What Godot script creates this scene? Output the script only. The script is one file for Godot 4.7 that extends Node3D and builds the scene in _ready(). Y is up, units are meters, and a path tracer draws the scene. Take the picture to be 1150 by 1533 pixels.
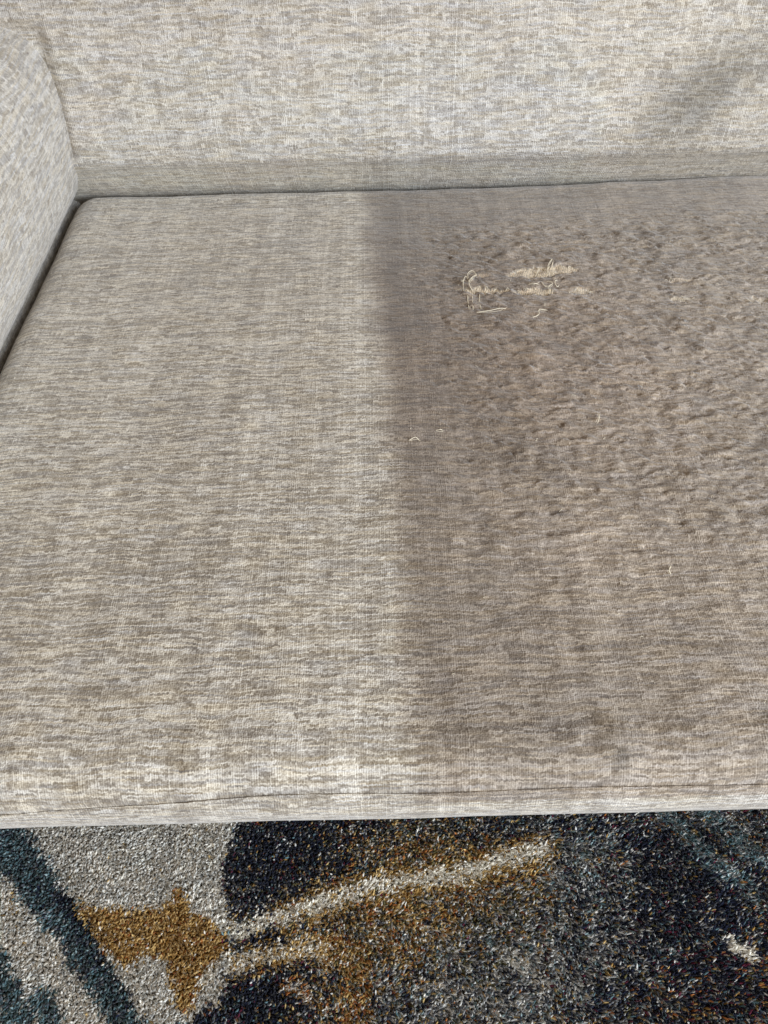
extends Node3D
# A close-up of one end of an upholstered sofa with a worn, snagged seat cushion, on an abstract tufted rug.
# x runs along the sofa, y up, z towards the viewer; metres. The seat's top is at y = 0.45, its back edge at z = 0.

# ---------------------------------------------------------------- rug design: outlines in millimetres on the floor (x, z)
const CREAM_EDGE := [Vector2(-160, 380), Vector2(-166, 464), Vector2(-174, 498), Vector2(-176, 520), Vector2(-168, 551), Vector2(-164, 566), Vector2(-162, 598), Vector2(-164, 625), Vector2(-179, 638), Vector2(-201, 646), Vector2(-235, 664), Vector2(-262, 700), Vector2(-250, 780), Vector2(-280, 1000)]
const TEAL_STROKE := [Vector2(-470, 420), Vector2(-422, 465), Vector2(-393, 493), Vector2(-353, 532), Vector2(-320, 563), Vector2(-289, 598), Vector2(-264, 625), Vector2(-241, 649), Vector2(-216, 674), Vector2(-190, 720)]
const MUSTARD := [Vector2(-323, 539), Vector2(-291, 547), Vector2(-253, 553), Vector2(-228, 544), Vector2(-223, 531), Vector2(-214, 532), Vector2(-202, 555), Vector2(-172, 568), Vector2(-159, 575), Vector2(-163, 589), Vector2(-185, 598), Vector2(-187, 624), Vector2(-190, 634), Vector2(-204, 629), Vector2(-216, 602), Vector2(-228, 585), Vector2(-246, 590), Vector2(-254, 600), Vector2(-268, 594), Vector2(-283, 581), Vector2(-300, 566)]
const STREAK := [Vector2(-168, 574), Vector2(-137, 565), Vector2(-111, 559), Vector2(-53, 541), Vector2(-33, 534), Vector2(8, 530), Vector2(69, 522), Vector2(118, 508), Vector2(155, 500)]
const STREAK_TWO := [Vector2(-165, 599), Vector2(-139, 595), Vector2(-112, 588), Vector2(-77, 587), Vector2(-45, 592)]
const ORANGE := [Vector2(-55, 586), Vector2(-39, 606), Vector2(-36, 633), Vector2(-45, 653)]
const TEAL_FAN := [Vector2(280, 440), Vector2(300, 478), Vector2(322, 513), Vector2(343, 532), Vector2(356, 552)]
const TEAL_FAN_TWO := [Vector2(320, 450), Vector2(342, 479), Vector2(367, 510), Vector2(388, 527), Vector2(430, 560)]
const SPOT := [Vector2(320, 589), Vector2(326, 596), Vector2(335, 603)]
const STREAK_THREE := [Vector2(107, 597), Vector2(124, 610), Vector2(138, 621)]
const STREAK_FOUR := [Vector2(-104, 615), Vector2(-85, 626), Vector2(-69, 635)]
const TEAL_BLOT := [Vector2(-389, 593), Vector2(-360, 626), Vector2(-344, 650), Vector2(-337, 662), Vector2(-330, 700)]
const TEAL_BLOT_TWO := [Vector2(-330, 619), Vector2(-320, 637), Vector2(-322, 652)]

# loose threads on the seat, millimetres (x, z)
const THREADS := [
	[Vector2(80.6, 151.3), Vector2(79.2, 143.5), Vector2(83.7, 137.8), Vector2(87.0, 143.0), Vector2(83.0, 149.3), Vector2(80.0, 153.0)],
	[Vector2(73.7, 170.2), Vector2(74.2, 157.1), Vector2(77.5, 147.0), Vector2(79.7, 155.3)],
	[Vector2(82.1, 167.5), Vector2(79.2, 160.4), Vector2(80.5, 153.3), Vector2(83.8, 149.3)],
	[Vector2(77.4, 167.3), Vector2(76.1, 183.0), Vector2(76.2, 194.5)],
	[Vector2(81.4, 168.5), Vector2(80.1, 183.2), Vector2(79.5, 195.6)],
	[Vector2(87.6, 170.8), Vector2(86.4, 182.5), Vector2(86.3, 194.9)],
	[Vector2(81.9, 199.5), Vector2(94.5, 198.1), Vector2(102.2, 195.6), Vector2(107.3, 194.8)],
	[Vector2(128.3, 206.9), Vector2(133.7, 204.4), Vector2(134.4, 199.7), Vector2(138.2, 197.0), Vector2(142.7, 197.2)],
	[Vector2(147.3, 175.2), Vector2(148.3, 165.3), Vector2(151.8, 161.4), Vector2(151.3, 157.3), Vector2(148.1, 155.2)],
	[Vector2(157.6, 154.5), Vector2(154.8, 157.5), Vector2(155.0, 163.6), Vector2(157.5, 162.7)],
	[Vector2(139.5, 145.5), Vector2(143.7, 137.3), Vector2(144.7, 134.1)],
	[Vector2(146.6, 145.8), Vector2(150.1, 134.3)],
	[Vector2(149.3, 147.0), Vector2(153.0, 131.3), Vector2(156.8, 126.1), Vector2(156.7, 122.8)],
	[Vector2(154.2, 146.1), Vector2(155.5, 134.6), Vector2(157.8, 127.2)],
	[Vector2(131.0, 159.5), Vector2(134.8, 161.7), Vector2(140.2, 160.9)],
	[Vector2(142.9, 158.0), Vector2(144.9, 164.2), Vector2(149.3, 162.3)],
	[Vector2(19.4, 351.5), Vector2(23.8, 350.3), Vector2(26.5, 352.4)],
	[Vector2(38.7, 341.9), Vector2(42.0, 342.7), Vector2(43.6, 341.4)],
	[Vector2(156.9, 327.8), Vector2(158.6, 332.1), Vector2(156.5, 337.7)],
	[Vector2(177.5, 464.3), Vector2(175.2, 468.4), Vector2(176.3, 470.4)],
	[Vector2(72.6, 155.0), Vector2(76.5, 151.1)],
	[Vector2(278.4, 342.0), Vector2(277.1, 350.2)],
]
# places where the pile is gone and the pale backing shows: x, z, half length, half width in millimetres, bend, strength
const BALD := [
	[147.0, 139.5, 33.0, 8.4, -3.0, 1.0], [92.2, 166.0, 24.0, 4.4, 0.8, 1.0], [134.9, 169.8, 18.0, 5.2, 1.2, 1.0],
	[175.8, 172.0, 12.0, 4.2, 0.5, 0.75], [266.0, 160.7, 13.0, 3.0, 0.5, 0.45], [258.0, 186.2, 11.0, 2.8, 0.5, 0.5],
	[323.2, 189.8, 10.0, 3.4, 0.0, 0.55], [93.0, 143.0, 8.0, 3.2, 0.0, 0.5], [350.0, 176.0, 16.0, 3.0, 1.0, 0.35],
]

const SEAT_TOP := 0.45

var fine := FastNoiseLite.new()      # shared noises; only read from the worker threads
var broad := FastNoiseLite.new()
var pucker := FastNoiseLite.new()
var chunks: Array = []
var job := {}


func _ready() -> void:
	# ------------------------------------------------------------ camera
	var cam := Camera3D.new()
	cam.name = "camera"
	cam.fov = 67.3
	cam.near = 0.02
	cam.far = 60.0
	add_child(cam)
	cam.transform = Transform3D(Basis(Vector3.RIGHT, deg_to_rad(-50.0)) * Basis(Vector3.BACK, deg_to_rad(-1.4)), Vector3(0, 0.845, 0.743))
	cam.current = true
	# ------------------------------------------------------------ light: a window's daylight from the front right, and the room's own pale bounce
	var around := WorldEnvironment.new()
	around.name = "surroundings"
	var e := Environment.new()
	e.background_mode = Environment.BG_COLOR
	e.background_color = Color(0.585, 0.525, 0.455)
	e.background_energy_multiplier = 1.0
	e.tonemap_mode = Environment.TONE_MAPPER_LINEAR
	e.tonemap_exposure = 1.0
	e.sdfgi_enabled = true
	e.ssao_enabled = true
	e.ssil_enabled = true
	around.environment = e
	add_child(around)
	var window := AreaLight3D.new()
	window.name = "window_light"
	window.area_size = Vector2(1.5, 1.3)
	window.light_color = Color(0.905, 0.95, 1.0)
	window.light_energy = 12.5
	window.area_range = 12.0
	window.shadow_enabled = true
	add_child(window)
	window.look_at_from_position(Vector3(1.75, 1.50, 2.1), Vector3(0.0, 0.42, 0.25))

	setup_noise()
	build_rug()
	build_sofa()


# ==================================================================== helpers
func setup_noise() -> void:
	fine.seed = 11
	fine.frequency = 1.0
	fine.noise_type = FastNoiseLite.TYPE_VALUE
	fine.fractal_type = FastNoiseLite.FRACTAL_NONE
	broad.seed = 5
	broad.frequency = 1.0
	broad.noise_type = FastNoiseLite.TYPE_SIMPLEX_SMOOTH
	broad.fractal_type = FastNoiseLite.FRACTAL_FBM
	broad.fractal_octaves = 3
	pucker.seed = 23
	pucker.frequency = 1.0
	pucker.noise_type = FastNoiseLite.TYPE_SIMPLEX_SMOOTH
	pucker.fractal_type = FastNoiseLite.FRACTAL_NONE


func tag(o: Node, label := "", category := "", group := "", kind := "") -> void:
	for pair in [["label", label], ["category", category], ["group", group], ["kind", kind]]:
		if pair[1]:
			o.set_meta(pair[0], pair[1])


func part(called: String, m: Mesh, mat: Material, parent: Node) -> MeshInstance3D:
	var o := MeshInstance3D.new()
	o.name = called
	o.mesh = m
	o.material_override = mat
	parent.add_child(o, true)
	return o


# A sheet of points in rows: columns run to the right, rows downwards, as seen from outside.
func sheet(nu: int, nv: int, p: PackedVector3Array, uv: PackedVector2Array, colors := PackedColorArray()) -> ArrayMesh:
	var n := PackedVector3Array()
	n.resize(nu * nv)
	for j in nv:
		var j0 := maxi(j - 1, 0) * nu
		var j1 := mini(j + 1, nv - 1) * nu
		for i in nu:
			var du := p[j * nu + mini(i + 1, nu - 1)] - p[j * nu + maxi(i - 1, 0)]
			var dv := p[j1 + i] - p[j0 + i]
			n[j * nu + i] = dv.cross(du).normalized()
	var index := PackedInt32Array()
	index.resize((nu - 1) * (nv - 1) * 6)
	var k := 0
	for j in nv - 1:
		for i in nu - 1:
			var a := j * nu + i
			index[k] = a
			index[k + 1] = a + 1
			index[k + 2] = a + nu + 1
			index[k + 3] = a
			index[k + 4] = a + nu + 1
			index[k + 5] = a + nu
			k += 6
	var arrays := []
	arrays.resize(Mesh.ARRAY_MAX)
	arrays[Mesh.ARRAY_VERTEX] = p
	arrays[Mesh.ARRAY_NORMAL] = n
	arrays[Mesh.ARRAY_TEX_UV] = uv
	arrays[Mesh.ARRAY_INDEX] = index
	if colors.size():
		arrays[Mesh.ARRAY_COLOR] = colors
	var m := ArrayMesh.new()
	m.add_surface_from_arrays(Mesh.PRIMITIVE_TRIANGLES, arrays)
	return m


func curve(points: Array, steps: int) -> PackedVector3Array:
	var out := PackedVector3Array()
	for i in points.size() - 1:
		var a: Vector3 = points[maxi(i - 1, 0)]
		var b: Vector3 = points[i]
		var c: Vector3 = points[i + 1]
		var d: Vector3 = points[mini(i + 2, points.size() - 1)]
		for s in steps:
			out.append(b.cubic_interpolate(c, a, d, float(s) / steps))
	out.append(points[-1])
	return out


# a curve walked in even steps
func evenly(path: PackedVector3Array, step: float) -> PackedVector3Array:
	var out := PackedVector3Array([path[0]])
	var left := step
	for i in path.size() - 1:
		var a := path[i]
		var b := path[i + 1]
		var l := a.distance_to(b)
		var at := left
		while at < l:
			out.append(a.lerp(b, at / l))
			at += step
		left = at - l
	out.append(path[-1])
	return out


func tube(path: PackedVector3Array, radius: float, st: SurfaceTool, sides := 6, taper := 0.5) -> void:
	var rings := []
	var up := Vector3(0.31, 0.9, 0.2).normalized()
	for i in path.size():
		var t := (path[mini(i + 1, path.size() - 1)] - path[maxi(i - 1, 0)]).normalized()
		var side := t.cross(up).normalized()
		if side.length() < 0.5:
			side = Vector3.RIGHT
		var other := side.cross(t).normalized()
		var f := float(i) / maxi(path.size() - 1, 1)
		var r := radius * lerpf(1.0, taper, smoothstep(0.75, 1.0, absf(f * 2.0 - 1.0)))
		var ring := []
		for k in sides:
			var w := TAU * k / sides
			ring.append([path[i] + (side * cos(w) + other * sin(w)) * r, side * cos(w) + other * sin(w)])
		rings.append(ring)
	for i in rings.size() - 1:
		for k in sides:
			var q := (k + 1) % sides
			for v in [rings[i][k], rings[i + 1][q], rings[i + 1][k], rings[i][k], rings[i][q], rings[i + 1][q]]:
				st.set_normal(v[1])
				st.add_vertex(v[0])
	for end in [[0, -1.0], [rings.size() - 1, 1.0]]:
		var ring: Array = rings[end[0]]
		for k in range(1, sides - 1):
			var order := [0, k, k + 1] if end[1] < 0 else [0, k + 1, k]
			for q in order:
				st.set_normal(ring[q][1])
				st.add_vertex(ring[q][0])


# ==================================================================== woven chenille: colour and relief
# Yarns lie along u in runs of light and dark, crossed by fine upright ribs. Each band of rows is computed on a thread of its own.
func weave(w: int, h: int, mm_w: float, mm_h: float, opts: Dictionary) -> Array:
	var rng := RandomNumberGenerator.new()
	rng.seed = opts.seed
	var row_mm: float = opts.row
	var rows := int(mm_h / row_mm) + 12
	var tones := PackedFloat32Array()
	tones.resize(rows * w)
	var texel := mm_w / w
	var before := PackedFloat32Array()
	before.resize(w)
	before.fill(0.6)
	for r in rows:
		var i := 0
		var line := PackedFloat32Array()
		line.resize(w)
		# a row is either a pale pick that shows as a thin light line, or a darker one that carries on the block above it
		var pale: bool = rng.randf() < opts.pale_rows
		var lift := rng.randf_range(-0.08, 0.08)
		while i < w:
			var n := int(rng.randf_range(opts.run_least, opts.run_most) / texel) + 1
			var same: bool = not pale and rng.randf() < opts.blocky
			var tone := rng.randf_range(0.10, 0.62)
			if rng.randf() < (0.74 if pale else 0.28):
				tone = rng.randf_range(0.72, 1.15)
			for k in n:
				if i >= w:
					break
				line[i] = before[i] if same else clampf(tone + lift, 0.0, 1.2)
				i += 1
		before = line
		var soft := int(0.45 / texel) + 1        # the ends of a run fade into each other
		var acc := 0.0
		for k in soft:
			acc += line[k]
		for k in w:
			tones[r * w + k] = acc / soft
			acc += line[(k + soft) % w] - line[k]
	# ribs: one uneven bright thread after another across the width
	var rib := PackedFloat32Array()
	rib.resize(w)
	var at := 0.0
	var strength := 1.0
	var pitch: float = opts.rib
	while at < w:
		var wide: float = pitch * rng.randf_range(0.75, 1.25) / texel
		strength = rng.randf_range(0.45, 1.2) if rng.randf() > 0.06 else 1.4
		for k in int(ceil(wide)) + 1:
			var i := int(at) + k
			if i < w:
				rib[i] = (0.5 - 0.5 * cos(TAU * (i - at) / wide)) * strength
		at += wide
	var columns_ := PackedFloat32Array()                # slow light and dark bands across the warp
	columns_.resize(w)
	for i in w:
		columns_[i] = float(opts.bands) * (broad.get_noise_2d(i * texel * 0.05, 500.0) + 0.6 * broad.get_noise_2d(i * texel * 0.16, 700.0))
	job = {"columns": columns_, "w": w, "h": h, "mm_w": mm_w, "mm_h": mm_h, "row": row_mm, "rows": rows, "tones": tones, "rib": rib, "opts": opts, "step": 32}
	var n_chunks := int(ceil(h / 32.0))
	chunks = []
	chunks.resize(n_chunks)
	var task := WorkerThreadPool.add_group_task(weave_rows, n_chunks)
	WorkerThreadPool.wait_for_group_task_completion(task)
	var color := PackedByteArray()
	var relief := PackedByteArray()
	for c in chunks:
		color.append_array(c[0])
		relief.append_array(c[1])
	chunks = []
	var a := Image.create_from_data(w, h, false, Image.FORMAT_RGB8, color)
	var b := Image.create_from_data(w, h, false, Image.FORMAT_L8, relief)
	return [ImageTexture.create_from_image(a), ImageTexture.create_from_image(b)]


func weave_rows(chunk: int) -> void:
	var w: int = job.w
	var h: int = job.h
	var o: Dictionary = job.opts
	var tones: PackedFloat32Array = job.tones
	var rib: PackedFloat32Array = job.rib
	var rows: int = job.rows
	var row_mm: float = job.row
	var tx: float = job.mm_w / w
	var ty: float = job.mm_h / h
	var light: Color = o.light
	var dark: Color = o.dark_color
	var seat: bool = o.seat
	var contrast: float = o.contrast
	var rib_amount: float = o.rib_amount
	var ragged: float = o.ragged
	var grain: float = o.grain
	var row_edge: float = o.row_edge
	var y0: int = chunk * int(job.step)
	var y1 := mini(y0 + int(job.step), h)
	var color := PackedByteArray()
	color.resize((y1 - y0) * w * 3)
	var relief := PackedByteArray()
	relief.resize((y1 - y0) * w)
	var columns_: PackedFloat32Array = job.columns
	var c := 0
	var d := 0
	for y in range(y0, y1):
		var ymm := y * ty
		var slow_bend := 0.0
		var slow := 0.0
		var worn := 0.0
		for x in w:
			var xmm := x * tx
			if x & 3 == 0:                                    # slow variations: every fourth texel is enough
				slow_bend = broad.get_noise_2d(xmm * 0.012, ymm * 0.02) * 3.0
				slow = broad.get_noise_2d(xmm * 0.045 + 90.0, ymm * 0.07)
				if seat:
					worn = worn_at(xmm * 0.001 - 0.34, ymm * 0.001 - 0.035)
			var bend := slow_bend + fine.get_noise_2d(xmm * 0.9, ymm * 0.2) * 0.45 + fine.get_noise_2d(xmm * 2.3 + 50.0, ymm * 0.4) * ragged
			var rf := (ymm + bend) / row_mm + 5.0
			var r := clampi(int(rf), 0, rows - 1)
			var inside := rf - floorf(rf)
			var tone := tones[r * w + x]
			var speck := fine.get_noise_2d(xmm * 2.6, ymm * 1.7 + 400.0) * 0.6 + fine.get_noise_2d(xmm * 1.15, ymm * 1.5 + 900.0) * 0.75
			var k := contrast
			var round_ := inside * (1.0 - inside) * 4.0
			var rb := rib[(x + int(fine.get_noise_2d(ymm * 0.35, 7.0) * 1.5) + w) % w]
			rb *= 0.85 + 0.45 * fine.get_noise_2d(xmm * 0.5 + 11.0, ymm * 0.16)
			if seat:
				k *= 1.0 - 0.25 * worn
			var t := 0.52 + (tone - 0.52) * k + slow * 0.07 + speck * grain * (1.0 - 0.2 * worn)
			t += (rb - 0.45) * rib_amount * (1.0 - 0.35 * worn) + (round_ - 0.6) * row_edge
			t = clampf(t, -0.15, 1.25)
			t += columns_[x]
			var hue := fine.get_noise_2d(floorf(rf) * 3.7, xmm * 0.07) * 0.03
			var cr := dark.r + (light.r - dark.r) * t + hue * 0.5
			var cg := dark.g + (light.g - dark.g) * t
			var cb := dark.b + (light.b - dark.b) * t - hue
			var hgt := 0.30 + 0.20 * tone + 0.16 * rb + 0.20 * round_ + 0.16 * speck
			if seat and o.bald:
				var bare := bald_at(xmm - 340.0, ymm - 35.0)
				if bare > 0.0:
					# fine upright backing threads with the pile rubbed off them
					var th := 0.80 + 0.20 * cos(xmm * TAU / 1.5 + 2.0 * speck) + speck * 0.10
					bare *= clampf(1.15 + speck * 0.3, 0.0, 1.0)
					cr = lerpf(cr, 0.96 * th, bare)
					cg = lerpf(cg, 0.875 * th, bare)
					cb = lerpf(cb, 0.755 * th, bare)
					hgt = lerpf(hgt, 0.10 * th, bare)
			color[c] = clampi(int(cr * 255.0), 0, 255)
			color[c + 1] = clampi(int(cg * 255.0), 0, 255)
			color[c + 2] = clampi(int(cb * 255.0), 0, 255)
			relief[d] = clampi(int(hgt * 255.0), 0, 255)
			c += 3
			d += 1
	chunks[chunk] = [color, relief]


# How worn the seat's nap is at x, z: a sharp edge where people sit, fading towards the front
func worn_at(x: float, z: float) -> float:
	var edge := x - (-0.013 + 0.05 * z)
	if edge < -0.02:
		return 0.0
	return smoothstep(-0.010, 0.016, edge) * (1.0 - 0.55 * smoothstep(0.40, 0.58, z))


func bald_at(x: float, z: float) -> float:
	var most := 0.0
	if x < 60.0 or z < 110.0 or z > 210.0:
		return 0.0
	for b in BALD:
		var u: float = (x - b[0]) / b[2]
		if absf(u) < 1.2:
			var v: float = (z - b[1] - b[4] * u - fine.get_noise_2d(x * 0.35, b[1]) * 2.2 - fine.get_noise_2d(x * 1.3, b[1] + 40.0) * 1.3) / b[3]
			var q := u * u + v * v / maxf(1.0 - 0.45 * absf(u), 0.2)
			most = maxf(most, b[5] * (1.0 - smoothstep(0.78, 1.08, q)))
	return most


# tint over the seat (linear): soiling, crushed nap, rub lines, painted shade on the roll
func seat_tint(x: float, z: float) -> Color:
	var n := broad.get_noise_2d(x * 9.0, z * 9.0)
	var m := broad.get_noise_2d(x * 24.0 + 7.0, z * 16.0)
	var v := 1.0 + 0.05 * n + 0.04 * m
	var warm := 0.0
	var edge := x - (-0.013 + 0.05 * z) + 0.005 * pucker.get_noise_2d(z * 14.0, 3.0)
	var worn := smoothstep(-0.013, 0.017, edge + 0.005 * m)
	# crushed nap: darkest just right of the edge, easing off to the right
	var ease := smoothstep(0.02, 0.22, edge)
	var deep := lerpf(0.45, 0.33, ease)
	deep += 0.13 * exp(-pow((z - 0.20) / 0.14, 2.0)) * (1.0 - ease)
	deep *= 1.0 - 0.60 * smoothstep(0.555, 0.615, z)
	v *= 1.0 - deep * worn
	v *= 1.0 + worn * (0.09 * m + 0.07 * n)              # blotchy soiling
	v *= 1.0 + 0.30 * exp(-pow((x - 0.112) / 0.045, 2.0) - pow((z - 0.455) / 0.05, 2.0))
	v *= 1.0 + 0.05 * smoothstep(0.0, -0.02, edge)
	warm += 1.0 * worn * exp(-pow((z - 0.24) / 0.16, 2.0)) * exp(-pow((edge - 0.09) / 0.15, 2.0))
	# pale rub lines running front to back on the clean side
	for line in [[-0.172, -0.142, 0.008, 0.20], [-0.040, -0.027, 0.007, 0.24], [-0.122, -0.104, 0.006, 0.12], [-0.236, -0.205, 0.006, 0.17], [-0.066, -0.058, 0.004, 0.13], [-0.150, -0.122, 0.003, 0.10], [-0.205, -0.176, 0.004, 0.09]]:
		var lx: float = lerpf(line[0], line[1], z / 0.5)
		v *= 1.0 + line[3] * exp(-pow((x - lx + 0.004 * m) / line[2], 2.0)) * smoothstep(0.0, 0.12, z) * (1.1 + 0.6 * n)
	# lighter towards the front, roll painted darker against the window light; paler back lip
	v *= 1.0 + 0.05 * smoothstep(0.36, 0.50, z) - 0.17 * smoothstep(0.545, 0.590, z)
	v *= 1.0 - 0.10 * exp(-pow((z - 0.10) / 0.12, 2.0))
	# two small stains near the front seam
	for s in [[0.123, 0.583, 0.004, 0.5], [0.205, 0.560, 0.004, 0.3], [0.28, 0.500, 0.006, 0.25]]:
		v *= 1.0 - s[3] * exp(-(pow((x - s[0]) / s[2], 2.0) + pow((z - s[1]) / (s[2] * 1.5), 2.0)))
	var bare := bald_at(x * 1000.0, z * 1000.0)
	v = lerpf(v, 1.42, bare)
	warm = lerpf(warm + 0.85 * worn + 0.05, 0.0, bare)
	return Color(v * (1.0 + 0.04 * warm), v * (1.0 - 0.04 * warm), v * (1.0 - 0.085 * warm))


# ==================================================================== the sofa
func cloth(maps: Array, scale: Vector2, relief: float) -> StandardMaterial3D:
	var m := StandardMaterial3D.new()
	m.albedo_texture = maps[0]
	m.vertex_color_use_as_albedo = true
	m.roughness = 0.86
	m.metallic_specular = 0.3
	m.heightmap_enabled = true
	m.heightmap_texture = maps[1]
	m.heightmap_scale = relief
	m.rim_enabled = true
	m.rim = 0.8
	m.rim_tint = 0.25
	m.uv1_scale = Vector3(scale.x, scale.y, 1)
	return m


func build_sofa() -> void:
	var sofa := Node3D.new()
	sofa.name = "sofa"
	add_child(sofa)
	tag(sofa, "beige chenille sofa with a worn, snagged seat cushion, standing on the abstract rug", "sofa")

	var light := Color(0.835, 0.80, 0.74)
	var dark := Color(0.53, 0.485, 0.425)
	var seat_maps := weave(2048, 1700, 840.0, 700.0, {"seed": 3, "row": 1.1, "run_least": 1.5, "run_most": 11.0, "blocky": 0.12, "pale_rows": 0.42, "row_edge": 0.16, "light": light, "dark_color": dark, "seat": true, "bald": true, "contrast": 0.86, "rib": 1.25, "rib_amount": 0.46, "ragged": 0.10, "grain": 0.44, "bands": 0.17})
	var back_maps := weave(2048, 1024, 860.0, 430.0, {"seed": 8, "row": 1.25, "run_least": 2.5, "run_most": 10.0, "blocky": 0.42, "pale_rows": 0.38, "row_edge": 0.16, "light": Color(0.85, 0.825, 0.785), "dark_color": Color(0.575, 0.54, 0.495), "seat": false, "bald": false, "contrast": 0.60, "rib": 1.6, "rib_amount": 0.46, "ragged": 0.16, "grain": 0.34, "bands": 0.06})
	var seat_cloth := cloth(seat_maps, Vector2.ONE, 0.095)
	var back_cloth := cloth(back_maps, Vector2.ONE, 0.14)
	back_cloth.rim = 0.35
	var thread_look := StandardMaterial3D.new()
	thread_look.albedo_color = Color(0.93, 0.88, 0.78)
	thread_look.roughness = 0.8
	thread_look.rim_enabled = true
	thread_look.rim = 0.5

	var seat := seat_cushion(seat_cloth, sofa)
	part("backrest", backrest_mesh(), back_cloth, sofa)
	part("armrest", armrest_mesh(), back_cloth, sofa)
	# loose threads and snags on the seat
	for t in THREADS.size():
		var pts: Array = THREADS[t]
		var path := []
		var rng := RandomNumberGenerator.new()
		rng.seed = 70 + t
		for i in pts.size():
			var p: Vector2 = pts[i] * 0.001
			var f := float(i) / (pts.size() - 1)
			var lift := 0.0004 + 0.0017 * sin(PI * f) + rng.randf() * 0.0005
			if t in [3, 4, 5]:
				lift = 0.0006
			path.append(Vector3(p.x, seat_height(p.x, p.y) + lift, p.y))
		var st := SurfaceTool.new()
		st.begin(Mesh.PRIMITIVE_TRIANGLES)
		tube(curve(path, 6), 0.00034 if t in [3, 4, 5] else 0.00026, st)
		part("loose_thread", st.commit(), thread_look, seat)
	var fray := SurfaceTool.new()
	fray.begin(Mesh.PRIMITIVE_TRIANGLES)
	var dice := RandomNumberGenerator.new()
	dice.seed = 12
	for b in BALD:
		for k in int(b[2] * 0.7 * b[5]):
			var u := dice.randf_range(-1.0, 1.0)
			var side := -1.0 if dice.randf() < 0.6 else 1.0
			var x: float = (b[0] + u * b[2]) * 0.001
			var z: float = (b[1] + b[4] * u + side * b[3] * (1.0 - 0.7 * absf(u))) * 0.001
			var path := []
			var ahead := Vector2(dice.randf_range(-1.2, 1.2), -side * dice.randf_range(0.4, 1.6)).normalized() * dice.randf_range(0.0015, 0.0045)
			for i in 4:
				var f := i / 3.0
				var px := x + ahead.x * f + dice.randf_range(-0.0004, 0.0004)
				var pz := z + ahead.y * f
				path.append(Vector3(px, seat_height(px, pz) + 0.0002 + dice.randf_range(0.0003, 0.0012) * sin(f * 2.6), pz))
			tube(curve(path, 3), 0.00017, fray, 4)
	for t in THREADS:
		# split strands beside each snagged thread
		for strand in 1:
			var path := []
			var off := Vector2(dice.randf_range(-0.0012, 0.0012), dice.randf_range(-0.0012, 0.0012))
			for i in t.size():
				var q: Vector2 = t[i] * 0.001 + off * (0.3 + i / 2.0) + Vector2(dice.randf_range(-0.0007, 0.0007), dice.randf_range(-0.0007, 0.0007))
				path.append(Vector3(q.x, seat_height(q.x, q.y) + 0.0003 + dice.randf() * 0.0012, q.y))
			tube(curve(path, 4), 0.00015, fray, 4)
	for k in 70:
		# specks of lint and broken fibre over the worn side
		var at := Vector2(dice.randf_range(0.01, 0.44), dice.randf_range(0.09, 0.57))
		var path := []
		var ahead := Vector2.from_angle(dice.randf() * TAU) * dice.randf_range(0.001, 0.003)
		for i in 4:
			var q := at + ahead * (i / 3.0) + Vector2(dice.randf_range(-0.0004, 0.0004), dice.randf_range(-0.0004, 0.0004))
			path.append(Vector3(q.x, seat_height(q.x, q.y) + 0.0003 + 0.0005 * sin(i), q.y))
		tube(curve(path, 3), 0.00016, fray, 4)
	tag(part("frayed_fibres", fray.commit(), thread_look, seat), "", "", "", "stuff")
	# plain frame under the cushion, and feet
	var frame_cloth := StandardMaterial3D.new()
	frame_cloth.albedo_color = Color(0.62, 0.59, 0.54)
	frame_cloth.roughness = 0.9
	var box := BoxMesh.new()
	box.size = Vector3(1.66, 0.19, 0.48)
	part("base", box, frame_cloth, sofa).position = Vector3(0.50, 0.215, 0.18)
	var wood := StandardMaterial3D.new()
	wood.albedo_color = Color(0.20, 0.12, 0.07)
	wood.roughness = 0.5
	var foot := CylinderMesh.new()
	foot.top_radius = 0.028
	foot.bottom_radius = 0.018
	foot.height = 0.11
	for x in [-0.26, 1.24]:
		for z in [0.0, 0.38]:
			part("leg", foot, wood, sofa).position = Vector3(x, 0.067, z)


# height of the cushion's top over x, z before fine puckers
func crown(x: float, z: float) -> float:
	var fx := clampf((x + 0.315) / 0.35, 0.0, 1.0)
	var fz := clampf(z / 0.6, 0.0, 1.0)
	return 0.006 * sin(PI * 0.5 * fx) * sin(PI * fz) + 0.006 * smoothstep(0.05, 0.40, x) * (1.0 - smoothstep(0.0, 0.35, fz)) + 0.0018 * broad.get_noise_2d(x * 7.0, z * 7.0)


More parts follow.
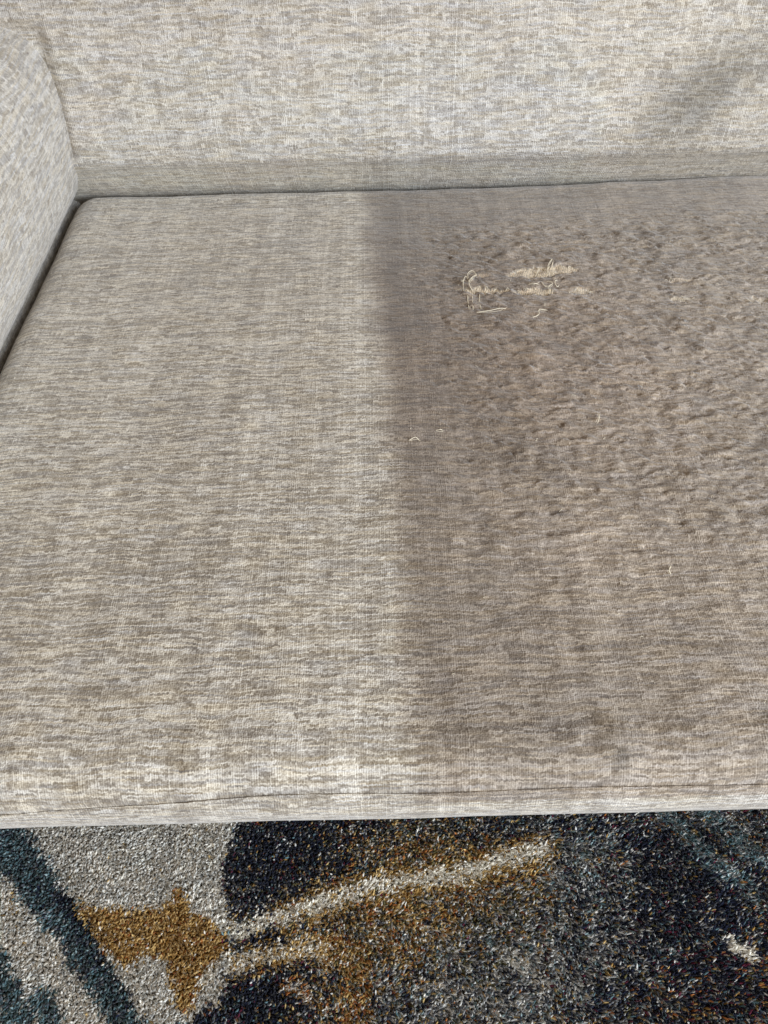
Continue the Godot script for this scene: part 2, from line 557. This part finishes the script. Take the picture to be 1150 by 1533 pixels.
# rumpled, pilled cloth on the sat-on side
func puckers(x: float, z: float) -> float:
	var out := 0.0003 * pucker.get_noise_2d(x * 45.0, z * 130.0)
	var edge := x - (-0.013 + 0.05 * z)
	var amount := smoothstep(0.00, 0.09, edge) * smoothstep(0.015, 0.09, z) * (1.0 - 0.75 * smoothstep(0.40, 0.53, z))
	if amount > 0.0:
		var wob := 0.006 * pucker.get_noise_2d(x * 38.0, z * 38.0)
		var a := pucker.get_noise_2d((x + z * 0.35) * 50.0, (z + wob - x * 0.06) * 185.0)
		var b := pucker.get_noise_2d(x * 58.0 + 31.0, (z - x * 0.10) * 290.0 + 8.0)
		var c := pucker.get_noise_2d(x * 34.0 + 3.0, z * 60.0)
		var d := pucker.get_noise_2d((x * 0.80 + z * 0.60) * 95.0, (z * 0.80 - x * 0.60) * 240.0 + 40.0)
		var broken := smoothstep(-0.35, 0.5, pucker.get_noise_2d(x * 88.0 - 7.0, z * 70.0 + 19.0))
		out += amount * (1.45 + 0.8 * c) * (0.00065 * b + 0.0006 * c + 0.0005 * a - 0.0010 * exp(-pow(a / 0.15, 2.0)) * broken - 0.0006 * smoothstep(0.42, 0.85, d))
	if z > 0.12 and z < 0.21 and x > 0.06:
		out -= 0.0013 * bald_at(x * 1000.0, z * 1000.0)
	return out


func seat_height(x: float, z: float) -> float:
	return SEAT_TOP + crown(x, z) + puckers(x, z)


func steps(from: float, to: float, step: float) -> PackedFloat32Array:
	var out := PackedFloat32Array()
	var n := int(round((to - from) / step))
	for i in n + 1:
		out.append(lerpf(from, to, float(i) / n))
	return out


func seat_cushion(mat: Material, sofa: Node3D) -> MeshInstance3D:
	# laid out flat as s (to the right) and t (to the front); what overhangs the top's flat middle bends down round the edges
	var left := -0.288
	var back := -0.013
	var front := 0.566
	var ss := steps(-0.40, 0.56, 0.00185)
	for q in steps(0.57, 1.35, 0.01):
		ss.append(q)
	var ts := steps(-0.07, 0.68, 0.00185)
	var fine_ts := PackedFloat32Array()
	for q in ts:
		fine_ts.append(q)
		if q > 0.594 and q < 0.614:                      # closer together over the seam
			fine_ts.append(q + 0.0006)
			fine_ts.append(q + 0.0012)
	ts = fine_ts
	for q in steps(0.684, 0.74, 0.004):
		ts.append(q)
	var nu := ss.size()
	var nv := ts.size()
	var p := PackedVector3Array()
	var uv := PackedVector2Array()
	var col := PackedColorArray()
	for j in nv:
		var t := ts[j]
		for i in nu:
			var s := ss[i]
			var a := minf(s - left, 0.0)
			var b := maxf(t - front, 0.0) + minf(t - back, 0.0)
			var x := maxf(s, left)
			var z := clampf(t, back, front)
			var m := sqrt(a * a + b * b)
			var y := SEAT_TOP + crown(x, z)
			var bump := puckers(s, t)
			if m > 0.0:
				var dir := Vector2(a, b) / m
				var r := 0.030
				var q := bend_down(m, r, dir.y > 0.3)
				x += dir.x * q.x
				z += dir.y * q.x
				y += q.y
				bump *= cos(minf(m / r, 1.5))
			# the front seam pulls the cloth in along a line
			if b > 0.0:
				var seam := b - seam_at(s)
				y += -0.0022 * exp(-pow(seam / 0.0013, 2.0)) + 0.0006 * exp(-pow((absf(seam) - 0.0045) / 0.003, 2.0))
				y += 0.0004 * pucker.get_noise_2d(s * 130.0, 2.0) * exp(-pow(seam / 0.007, 2.0))
			y += bump
			p.append(Vector3(x, y, z))
			var u := (s + 0.34) / 0.84
			u = fposmod(u, 2.0)
			uv.append(Vector2(1.0 - absf(1.0 - u), (t + 0.035) / 0.70))
			col.append(seat_tint(s, t) if t < 0.61 else front_light_tint(s, t))
	var o := part("seat_cushion", sheet(nu, nv, p, uv, col), mat, sofa)
	# the stitched line itself
	var st := SurfaceTool.new()
	st.begin(Mesh.PRIMITIVE_TRIANGLES)
	for k in 360:
		var line := PackedVector3Array()
		for f in 4:
			var s := -0.30 + k * 0.0046 + f * 0.0011
			var q := bend_down(seam_at(s), 0.030, true)
			line.append(Vector3(s, SEAT_TOP + crown(s, front) + q.y - 0.0016 - (0.0006 if f in [0, 3] else 0.0), front + q.x - 0.0006))
		tube(line, 0.0005, st, 5, 0.6)
	var stitch := StandardMaterial3D.new()
	stitch.albedo_color = Color(0.40, 0.35, 0.30)
	stitch.roughness = 0.9
	tag(part("front_seam", st.commit(), stitch, o), "", "", "", "stuff")
	return o


func seam_at(s: float) -> float:
	return 0.0335 + 0.010 * pow(clampf((-0.06 - s) / 0.14, 0.0, 1.0), 1.5) + 0.0006 * sin(s * 41.0)


# how far out and how far down a length m of cloth goes past the top's edge; the front swells and turns back under
func bend_down(m: float, r: float, swell: bool) -> Vector2:
	var first := deg_to_rad(64.0) if swell else PI / 2
	if m <= first * r:
		return Vector2(sin(m / r), cos(m / r) - 1.0) * r
	var at := Vector2(sin(first), cos(first) - 1.0) * r
	var rest := m - first * r
	if not swell:
		return at + Vector2(0, -rest)
	var big := 0.048
	var w := first + minf(rest, 0.085) / big
	at += Vector2(sin(w) - sin(first), cos(w) - cos(first)) * big
	return at


func front_light_tint(s: float, t: float) -> Color:  # window light and sheen on the front panel painted in, pale and bluish
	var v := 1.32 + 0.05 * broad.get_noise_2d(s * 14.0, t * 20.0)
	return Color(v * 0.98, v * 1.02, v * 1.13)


func back_tint(x: float, y: float) -> Color:
	var n := broad.get_noise_2d(x * 7.0 + 3.0, y * 8.0)
	var v := 1.0 + 0.05 * n
	# grubby, rubbed patch where heads and hands rest, and a cleaner sweep beside it
	var along := (x - 0.300) * 0.80 + (y - 0.545) * 0.60
	var across := -(x - 0.300) * 0.60 + (y - 0.545) * 0.80
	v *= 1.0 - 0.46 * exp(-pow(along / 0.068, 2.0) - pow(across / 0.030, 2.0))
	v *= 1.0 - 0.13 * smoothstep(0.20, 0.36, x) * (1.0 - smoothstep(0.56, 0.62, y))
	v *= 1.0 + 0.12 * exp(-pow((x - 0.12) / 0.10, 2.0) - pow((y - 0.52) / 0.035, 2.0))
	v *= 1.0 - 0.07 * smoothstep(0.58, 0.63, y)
	var soil_and_shade := smoothstep(0.1, 0.35, x)
	soil_and_shade += smoothstep(0.497, 0.480, y)  # warm shade of the turned-under base painted into the cloth
	return Color(v * (1.015 + 0.01 * soil_and_shade), v * 0.995, v * (0.975 - 0.03 * soil_and_shade))


func backrest_mesh() -> ArrayMesh:
	var profile := curve([Vector3(0, 0.30, -0.20), Vector3(0, 0.78, -0.19), Vector3(0, 0.845, -0.155), Vector3(0, 0.845, -0.10), Vector3(0, 0.79, -0.060), Vector3(0, 0.70, -0.034), Vector3(0, 0.62, -0.016), Vector3(0, 0.55, -0.002), Vector3(0, 0.520, 0.005), Vector3(0, 0.501, 0.005), Vector3(0, 0.493, 0.0025), Vector3(0, 0.485, -0.0045), Vector3(0, 0.471, -0.0150), Vector3(0, 0.455, -0.0270), Vector3(0, 0.438, -0.043), Vector3(0, 0.414, -0.074), Vector3(0, 0.385, -0.105), Vector3(0, 0.30, -0.12)], 12)
	var tall := evenly(profile, 0.0035)
	var ss := steps(-0.46, 0.60, 0.004)
	for q in steps(0.61, 1.35, 0.01):
		ss.append(q)
	var p := PackedVector3Array()
	var uv := PackedVector2Array()
	var col := PackedColorArray()
	for j in tall.size():
		var q := tall[j]
		for s in ss:
			var wave := 0.0025 * broad.get_noise_2d(s * 5.0, q.y * 6.0) + 0.0003 * pucker.get_noise_2d(s * 60.0, q.y * 150.0)
			var tuck := smoothstep(-0.276, -0.296, s) * (1.0 - smoothstep(0.600, 0.622, q.y)) * smoothstep(0.480, 0.510, q.y)
			p.append(Vector3(s, q.y + 0.3 * wave, q.z + wave - 0.009 * tuck * tuck))
			var u := fposmod((s + 0.36) / 0.86, 2.0)
			uv.append(Vector2(1.0 - absf(1.0 - u), j * 0.0035 / 0.43))
			col.append(back_tint(s, q.y))
	return sheet(ss.size(), tall.size(), p, uv, col)


func armrest_mesh() -> ArrayMesh:
	# from the outer foot over the rounded top and down the inner face, seen from the seat
	var profile := curve([Vector3(-0.440, 0.06, 0), Vector3(-0.447, 0.30, 0), Vector3(-0.443, 0.56, 0), Vector3(-0.425, 0.597, 0), Vector3(-0.385, 0.614, 0), Vector3(-0.345, 0.6135, 0), Vector3(-0.319, 0.607, 0), Vector3(-0.301, 0.593, 0), Vector3(-0.2905, 0.573, 0), Vector3(-0.2865, 0.548, 0), Vector3(-0.288, 0.522, 0), Vector3(-0.291, 0.500, 0), Vector3(-0.2955, 0.481, 0), Vector3(-0.303, 0.465, 0), Vector3(-0.313, 0.449, 0), Vector3(-0.323, 0.432, 0), Vector3(-0.322, 0.14, 0)], 10)
	var tall := evenly(profile, 0.0035)
	# ends at the front in a rounded-over panel
	var zs := steps(-0.06, 0.47, 0.0045)
	var p := PackedVector3Array()
	var uv := PackedVector2Array()
	var col := PackedColorArray()
	var middle := Vector3(-0.383, 0.34, 0)
	var wide: Array = []
	for k in zs.size():
		wide.append([zs[k], 0.0])
	for k in range(1, 10):
		var w := k / 9.0 * PI / 2
		wide.append([0.47 + 0.022 * sin(w), 0.022 * (1.0 - cos(w))])
	for f in [0.25, 0.5, 0.75, 1.0]:
		wide.append([0.492 + 0.003 * f, lerpf(0.022, 0.07, f)])
	wide.append([0.4955, 0.12])
	wide.append([0.4955, 0.40])
	wide.reverse()                                       # front end first: from the seat, the front is at the left
	for j in tall.size():
		for k in wide.size():
			var z: float = wide[k][0]
			var inset: float = wide[k][1]
			var q := tall[j]
			var inward := Vector3(signf(middle.x - q.x) * minf(absf(middle.x - q.x), inset), signf(middle.y - q.y) * minf(absf(middle.y - q.y), inset), 0)
			var wave := 0.002 * broad.get_noise_2d(z * 6.0, q.y * 7.0 + 50.0) + 0.0003 * pucker.get_noise_2d(z * 60.0, q.y * 150.0 + 9.0)
			p.append(Vector3(q.x, q.y, z) + inward + Vector3(wave, 0.3 * wave, 0))
			uv.append(Vector2(z * 1.16 + 0.1, j * 0.0035 / 0.43 + 0.13))
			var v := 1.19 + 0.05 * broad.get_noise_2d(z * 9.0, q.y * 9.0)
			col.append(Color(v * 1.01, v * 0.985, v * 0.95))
	return sheet(wide.size(), tall.size(), p, uv, col)


# ==================================================================== the rug
func near_line(p: Vector2, line: Array) -> Vector2:
	var best := Vector2(1e6, 0)
	for i in line.size() - 1:
		var a: Vector2 = line[i]
		var b: Vector2 = line[i + 1]
		var f := clampf((p - a).dot(b - a) / (b - a).length_squared(), 0.0, 1.0)
		var d := p.distance_to(a + (b - a) * f)
		if d < best.x:
			best = Vector2(d, (i + f) / (line.size() - 1))
	return best


func blob(p: Vector2, x: float, z: float, w: float, h: float) -> float:
	return exp(-pow((p.x - x) / w, 2.0) - pow((p.y - z) / h, 2.0))


func pick(rng: RandomNumberGenerator, choices: Array) -> Color:
	var all := 0.0
	for c in choices:
		all += c[1]
	var at := rng.randf() * all
	for c in choices:
		at -= c[1]
		if at <= 0.0:
			return c[0]
	return choices[0][0]


# yarn colours, linear
const CREAM := Color(0.52, 0.49, 0.44)
const PALE_GREY := Color(0.43, 0.42, 0.39)
const WHITE_YARN := Color(0.60, 0.57, 0.50)
const STONE := Color(0.21, 0.205, 0.20)
const SLATE := Color(0.075, 0.08, 0.095)
const NAVY := Color(0.008, 0.011, 0.027)
const TEAL := Color(0.085, 0.145, 0.160)
const PALE_TEAL := Color(0.22, 0.29, 0.295)
const GOLD := Color(0.47, 0.325, 0.13)
const DEEP_GOLD := Color(0.31, 0.185, 0.055)
const RUST := Color(0.33, 0.12, 0.03)
const OLIVE := Color(0.085, 0.075, 0.028)
const PLUM := Color(0.10, 0.012, 0.03)


func yarn(x: float, z: float, rng: RandomNumberGenerator) -> Color:
	var p := Vector2(x, z) * 1000.0
	p += Vector2(broad.get_noise_2d(x * 45.0, z * 45.0), broad.get_noise_2d(x * 45.0 + 60.0, z * 45.0)) * 5.0
	p += Vector2(rng.randfn(0, 1.5), rng.randfn(0, 1.5))
	var patch := broad.get_noise_2d(x * 30.0 + 11.0, z * 30.0)
	var patch_two := broad.get_noise_2d(x * 42.0 - 40.0, z * 42.0)
	# where the pale ground ends
	var edge := 1e6
	for i in CREAM_EDGE.size() - 1:
		var a: Vector2 = CREAM_EDGE[i]
		var b: Vector2 = CREAM_EDGE[i + 1]
		if (p.y >= a.y and p.y < b.y) or (i == 0 and p.y < a.y):
			edge = p.x - lerpf(a.x, b.x, clampf((p.y - a.y) / (b.y - a.y), 0.0, 1.0))
	var q := near_line(p, STREAK)
	var c: Color
	if edge < 0.0:
		c = pick(rng, [[CREAM, 1.1 + patch], [PALE_GREY, 0.8 - patch], [WHITE_YARN, 0.22], [STONE, 0.02]])
		if rng.randf() < 0.01 + 0.7 * blob(p, -385, 541, 9, 8):
			c = pick(rng, [[GOLD, 1.0], [CREAM, 1.5 if patch < 0.2 else 0.3]])
		var t := near_line(p, TEAL_STROKE)
		var half := lerpf(23.0, 5.0, t.y)
		if t.x < half:
			c = pick(rng, [[TEAL, 1.2], [SLATE, 0.5], [PALE_TEAL, 0.45 + patch * 0.6], [NAVY, 0.35], [STONE, 0.12]])
			# its darker right-hand rim
			if (p - Vector2(-320, 563)).dot(Vector2(0.70, -0.71)) > half * 0.32 and t.y > 0.34:
				c = pick(rng, [[NAVY, 1.5], [TEAL, 0.45], [SLATE, 0.4]])
		if near_line(p, TEAL_BLOT).x < 14.0 + 8.0 * patch_two or near_line(p, TEAL_BLOT_TWO).x < 9.0 + 5.0 * patch_two:
			c = pick(rng, [[TEAL, 1.2], [PALE_TEAL, 0.6], [SLATE, 0.6], [PALE_GREY, 0.1]])
		if Geometry2D.is_point_in_polygon(p, PackedVector2Array(MUSTARD)):
			c = pick(rng, [[GOLD, 1.4], [DEEP_GOLD, 0.75 + patch_two], [CREAM, 0.12], [RUST, 0.12]])
	else:
		var navy := 0.35 + 5.0 * blob(p, -105, 505, 66, 42) + 4.2 * blob(p, -130, 636, 62, 36) + 2.3 * blob(p, 275, 545, 80, 55) + 1.4 * blob(p, 300, 625, 110, 60) + 1.2 * blob(p, 175, 480, 60, 14) + 0.9 * blob(p, 95, 482, 50, 12)
		var gold := 5.5 * blob(p, 36, 524, 85, 30) + 4.6 * blob(p, -10, 572, 55, 28) + 1.2 * blob(p, -60, 625, 40, 30) + 0.10 + 0.35 * blob(p, 30, 590, 80, 40) + 0.25 * blob(p, 90, 660, 60, 30)
		var grey := 0.25 + 2.8 * blob(p, 70, 622, 100, 46) + 2.4 * blob(p, 185, 520, 44, 50) + 1.0 * blob(p, 130, 570, 70, 40)
		var olive := 0.9 * blob(p, 15, 500, 65, 22) + 0.8 * blob(p, 112, 567, 40, 25) + 0.10 + 0.3 * blob(p, 60, 560, 80, 40)
		navy *= exp(1.1 * patch)
		grey *= exp(-1.3 * patch + 0.5 * patch_two)
		gold *= exp(1.0 * patch_two)
		c = pick(rng, [
			[NAVY, navy], [SLATE, 0.20 + 0.30 * grey + 0.05 * navy], [STONE, 0.55 * grey], [PALE_GREY, 0.5 * grey], [PALE_TEAL, 0.7 * blob(p, 188, 512, 38, 42) + 0.12 * grey], [CREAM, 0.10 * grey + 0.24 * gold], [STONE, 0.22 * gold], [WHITE_YARN, 0.10 * gold],
			[GOLD, 0.55 * gold], [DEEP_GOLD, 0.40 * gold], [RUST, 0.20 * gold + 0.02], [OLIVE, olive + 0.25 * gold], [TEAL, 0.08 + 0.07 * navy], [PLUM, 0.03 + 0.045 * navy]])
		if blob(p, 300, 640, 90, 45) > 0.4 and rng.randf() < 0.10:
			c = pick(rng, [[RUST, 1.0], [PLUM, 1.2], [DEEP_GOLD, 1.0], [STONE, 0.8]])
		# gold round the black islands, then the white streaks themselves
		if q.x < 16.0 and rng.randf() < 0.55 * smoothstep(0.12, 0.3, q.y) + 0.18:
			c = pick(rng, [[GOLD, 1.0], [DEEP_GOLD, 0.8], [CREAM, 0.3], [OLIVE, 0.25]])
		var r := near_line(p, STREAK_TWO)
		if r.x < 14.0 and rng.randf() < 0.5:
			c = pick(rng, [[GOLD, 1.0], [CREAM, 0.5], [DEEP_GOLD, 0.8]])
		if r.x < 8.0 + 3.0 * patch_two and rng.randf() < 0.92:
			c = pick(rng, [[WHITE_YARN, 0.8], [CREAM, 1.0], [GOLD, 0.35 + r.y]])
		if blob(p, -126, 579, 22, 5.0) > 0.45:
			c = pick(rng, [[NAVY, 1.6], [SLATE, 0.3], [DEEP_GOLD, 0.25]])
		if near_line(p, ORANGE).x < 13.0 + 6.0 * patch_two and rng.randf() < 0.6:
			c = pick(rng, [[RUST, 0.8], [DEEP_GOLD, 0.8], [GOLD, 0.8], [OLIVE, 0.3], [CREAM, 0.2]])
		if near_line(p, STREAK_FOUR).x < 6.5 and rng.randf() < 0.85:
			c = pick(rng, [[CREAM, 1.0], [DEEP_GOLD, 0.8], [RUST, 0.4]])
		for fan in [TEAL_FAN, TEAL_FAN_TWO]:
			if near_line(p, fan).x < 9.0 + 7.0 * patch and rng.randf() < 0.80:
				c = pick(rng, [[PALE_TEAL, 0.9], [TEAL, 1.0], [STONE, 0.7], [PALE_GREY, 0.35]])
		if near_line(p, STREAK_THREE).x < 6.0 and rng.randf() < 0.7:
			c = pick(rng, [[CREAM, 1.0], [PALE_GREY, 0.8]])
		if near_line(p, SPOT).x < 6.0:
			c = pick(rng, [[WHITE_YARN, 1.0], [CREAM, 0.8]])
		var wide := 8.0 + 3.0 * patch
		if q.x < wide and rng.randf() < 0.93:
			c = pick(rng, [[WHITE_YARN, 1.5], [CREAM, 0.7], [GOLD, 0.20 * smoothstep(0.5, 0.1, absf(q.y - 0.55))]])
	var v := rng.randf_range(1.5, 1.85) if c.g > 0.35 else rng.randf_range(1.15, 1.75)
	return Color(c.r * v, c.g * v, c.b * v)


# one tuft of twisted yarn: a short stub that curls over at its tip
func tuft(bend: float, high: float, thick: float) -> ArrayMesh:
	var st := SurfaceTool.new()
	st.begin(Mesh.PRIMITIVE_TRIANGLES)
	var path := PackedVector3Array()
	for i in 6:
		var f := i / 5.0
		path.append(Vector3(bend * f * f, high * (f - 0.28 * f * f * minf(absf(bend) / high, 1.2)), 0.0006 * sin(f * 5.0)))
	tube(path, thick, st, 6, 0.45)
	return st.commit()


func build_rug() -> void:
	var rug := Node3D.new()
	rug.name = "rug"
	add_child(rug)
	tag(rug, "abstract tufted rug in cream, navy, teal and mustard under the sofa", "rug")
	var rng := RandomNumberGenerator.new()
	rng.seed = 404
	# woven backing with the same design, seen between the tufts and past them
	var nu := 222
	var nv := 178
	var p := PackedVector3Array()
	var uv := PackedVector2Array()
	var col := PackedColorArray()
	for j in nv:
		for i in nu:
			var x := -1.0 + 2.0 * i / (nu - 1)
			var z := -0.5 + 1.6 * j / (nv - 1)
			p.append(Vector3(x, 0.004, z))
			uv.append(Vector2(x, z))
			var c := yarn(x, z, rng)
			col.append(Color(c.r * 1.1, c.g * 1.1, c.b * 1.1))
	var ground := StandardMaterial3D.new()
	ground.vertex_color_use_as_albedo = true
	ground.roughness = 0.95
	part("backing", sheet(nu, nv, p, uv, col), ground, rug)
	var look := StandardMaterial3D.new()
	look.vertex_color_use_as_albedo = true
	look.roughness = 0.42
	look.metallic_specular = 0.42
	look.rim_enabled = true
	look.rim = 0.12
	var kinds := [tuft(0.0036, 0.0103, 0.00090), tuft(0.0054, 0.0100, 0.00084), tuft(0.0022, 0.0107, 0.00095)]
	var places := [[], [], []]
	var colors := [[], [], []]
	# dense tufts in the part seen close up, longer and sparser ones around it
	for ring in [[0.00185, 0.42, 0.72, 0.50, 1.0], [0.0032, 0.34, 1.08, 0.92, 1.65]]:
		var pitch: float = ring[0]
		var z: float = ring[1]
		var row := 0
		while z < ring[2]:
			var x: float = -ring[3] + (0.5 * pitch if row % 2 else 0.0)
			while x < ring[3]:
				if ring[4] > 1.0 and absf(x) < 0.50 and z > 0.42 and z < 0.72:
					x += pitch
					continue
				var jx := x + rng.randf_range(-0.45, 0.45) * pitch
				var jz := z + rng.randf_range(-0.45, 0.45) * pitch
				var lean := broad.get_noise_2d(jx * 14.0 + 80.0, jz * 14.0) * 1.6 - 0.85 + rng.randfn(0, 0.55)
				var b := Basis(Vector3.UP, lean) * Basis(Vector3.BACK, rng.randfn(-0.12, 0.22)) * Basis(Vector3.RIGHT, rng.randfn(0, 0.2))
				var thick: float = ring[4]
				b = b.scaled_local(Vector3(thick, 1.0, thick) * rng.randf_range(0.88, 1.12))
				var k := rng.randi() % 3
				places[k].append(Transform3D(b, Vector3(jx, 0.0035, jz)))
				colors[k].append(yarn(jx, jz, rng))
				x += pitch
			z += pitch * 0.9
			row += 1
	for k in 3:
		var mm := MultiMesh.new()
		mm.transform_format = MultiMesh.TRANSFORM_3D
		mm.use_colors = true
		mm.mesh = kinds[k]
		mm.instance_count = places[k].size()
		for i in places[k].size():
			mm.set_instance_transform(i, places[k][i])
			mm.set_instance_color(i, colors[k][i])
		var pile := MultiMeshInstance3D.new()
		pile.name = "pile"
		pile.multimesh = mm
		pile.material_override = look
		rug.add_child(pile, true)
		tag(pile, "", "", "", "stuff")
